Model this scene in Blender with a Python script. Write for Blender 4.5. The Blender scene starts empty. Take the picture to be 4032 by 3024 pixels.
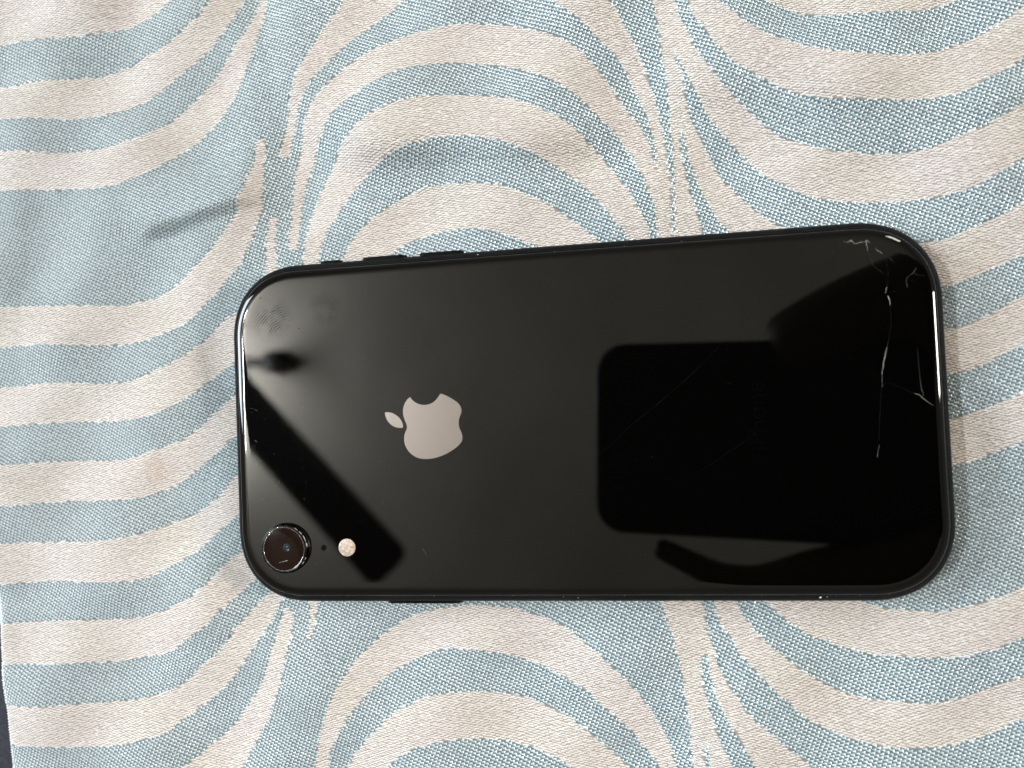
import bpy, bmesh, math, random, json
import numpy as np
from mathutils import Vector, Matrix

S = bpy.context.scene
COL = S.collection
MM = 0.001

# ------------------------------------------------------------------ camera
CAM_R = Matrix(((0.98501188, 0.04629218, 0.16615843),
                (-0.04177109, 0.9986584, -0.03060363),
                (-0.16735222, 0.02320432, 0.98562406)))
CAM_C = Vector((16.7538, 3.4194, 172.036)) * MM
cd = bpy.data.cameras.new('camera')
cam = bpy.data.objects.new('camera', cd)
COL.objects.link(cam)
cam.matrix_world = Matrix.Translation(CAM_C) @ CAM_R.to_4x4()
cd.sensor_width = 36.0
cd.lens = 36.0 * 3100.0 / 4032.0
cd.clip_start = 0.002
cd.clip_end = 60.0
cd.dof.use_dof = True
cd.dof.focus_distance = 0.176
cd.dof.aperture_fstop = cd.lens / 2.3
S.camera = cam

# ------------------------------------------------------------------ world, exposure, main lights
w = bpy.data.worlds.new('World'); S.world = w; w.use_nodes = True
bg = w.node_tree.nodes['Background']
bg.inputs[0].default_value = (1.0, 0.97, 0.93, 1)
bg.inputs[1].default_value = 0.28
S.view_settings.view_transform = 'Standard'
S.view_settings.look = 'None'
S.view_settings.exposure = 0.0
S.view_settings.gamma = 1.0
S.cycles.use_denoising = True
S.cycles.max_bounces = 8
S.cycles.sample_clamp_indirect = 6.0

def area_light(name, loc, target, size, size_y, energy, color):
    l = bpy.data.lights.new(name, 'AREA'); l.shape = 'RECTANGLE'
    l.size = size; l.size_y = size_y; l.energy = energy; l.color = color
    o = bpy.data.objects.new(name, l); COL.objects.link(o)
    o.location = loc
    o.rotation_euler = (Vector(target) - Vector(loc)).to_track_quat('-Z', 'Y').to_euler()
    return o
area_light('window_light', (-2.2, 0.55, 1.05), (-0.05, 0.02, 0), 1.1, 1.1, 82, (0.83, 0.93, 1.0))
area_light('side_lamp', (2.1, 0.17, 1.15), (0, 0, 0), 0.36, 0.34, 40, (1.0, 0.92, 0.82))
area_light('corner_lamp', (1.35, 1.55, 1.5), (0, 0, 0), 0.3, 0.5, 9, (1.0, 0.92, 0.80))

# ------------------------------------------------------------------ helpers
def link(o, parent=None):
    COL.objects.link(o)
    if parent: o.parent = parent
    return o
def mesh_obj(name, me, mat, parent=None, smooth=True):
    o = bpy.data.objects.new(name, me)
    if mat: me.materials.append(mat)
    if smooth: me.shade_smooth()
    return link(o, parent)
def from_bm(name, bm, mat, parent=None, smooth=True):
    me = bpy.data.meshes.new(name); bm.to_mesh(me); bm.free()
    return mesh_obj(name, me, mat, parent, smooth)
def tag(o, label, cat, kind=None, group=None):
    o['label'] = label
    if cat: o['category'] = cat
    if kind: o['kind'] = kind
    if group: o['group'] = group
    return o
def empty(name, loc):
    o = bpy.data.objects.new(name, None); COL.objects.link(o); o.location = loc
    o.empty_display_size = 0.01
    return o
def material(name, color=(.5, .5, .5), rough=.5, metal=0.0, spec=0.5):
    m = bpy.data.materials.new(name); m.use_nodes = True
    b = m.node_tree.nodes['Principled BSDF']
    b.inputs['Base Color'].default_value = (*color, 1)
    b.inputs['Roughness'].default_value = rough
    b.inputs['Metallic'].default_value = metal
    b.inputs['Specular IOR Level'].default_value = spec
    return m, m.node_tree.nodes, m.node_tree.links, b
def noise(N, L, scale, detail=2.0, rough=.5, coord=None):
    n = N.new('ShaderNodeTexNoise'); n.inputs['Scale'].default_value = scale
    n.inputs['Detail'].default_value = detail; n.inputs['Roughness'].default_value = rough
    if coord is not None: L.new(coord, n.inputs['Vector'])
    return n
def ramp(N, L, src, stops):
    r = N.new('ShaderNodeValToRGB'); L.new(src, r.inputs['Fac'])
    e = r.color_ramp.elements
    e[0].position, e[0].color = stops[0][0], (*stops[0][1], 1)
    e[1].position, e[1].color = stops[-1][0], (*stops[-1][1], 1)
    for p, c in stops[1:-1]:
        k = e.new(p); k.color = (*c, 1)
    return r
def math_node(N, L, op, a, b=None, c=None):
    m = N.new('ShaderNodeMath'); m.operation = op
    for i, v in enumerate((a, b, c)):
        if v is None: continue
        if hasattr(v, 'default_value'): L.new(v, m.inputs[i])
        else: m.inputs[i].default_value = v
    return m.outputs[0]
def objcoord(N):
    return N.new('ShaderNodeTexCoord').outputs['Object']

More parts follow.
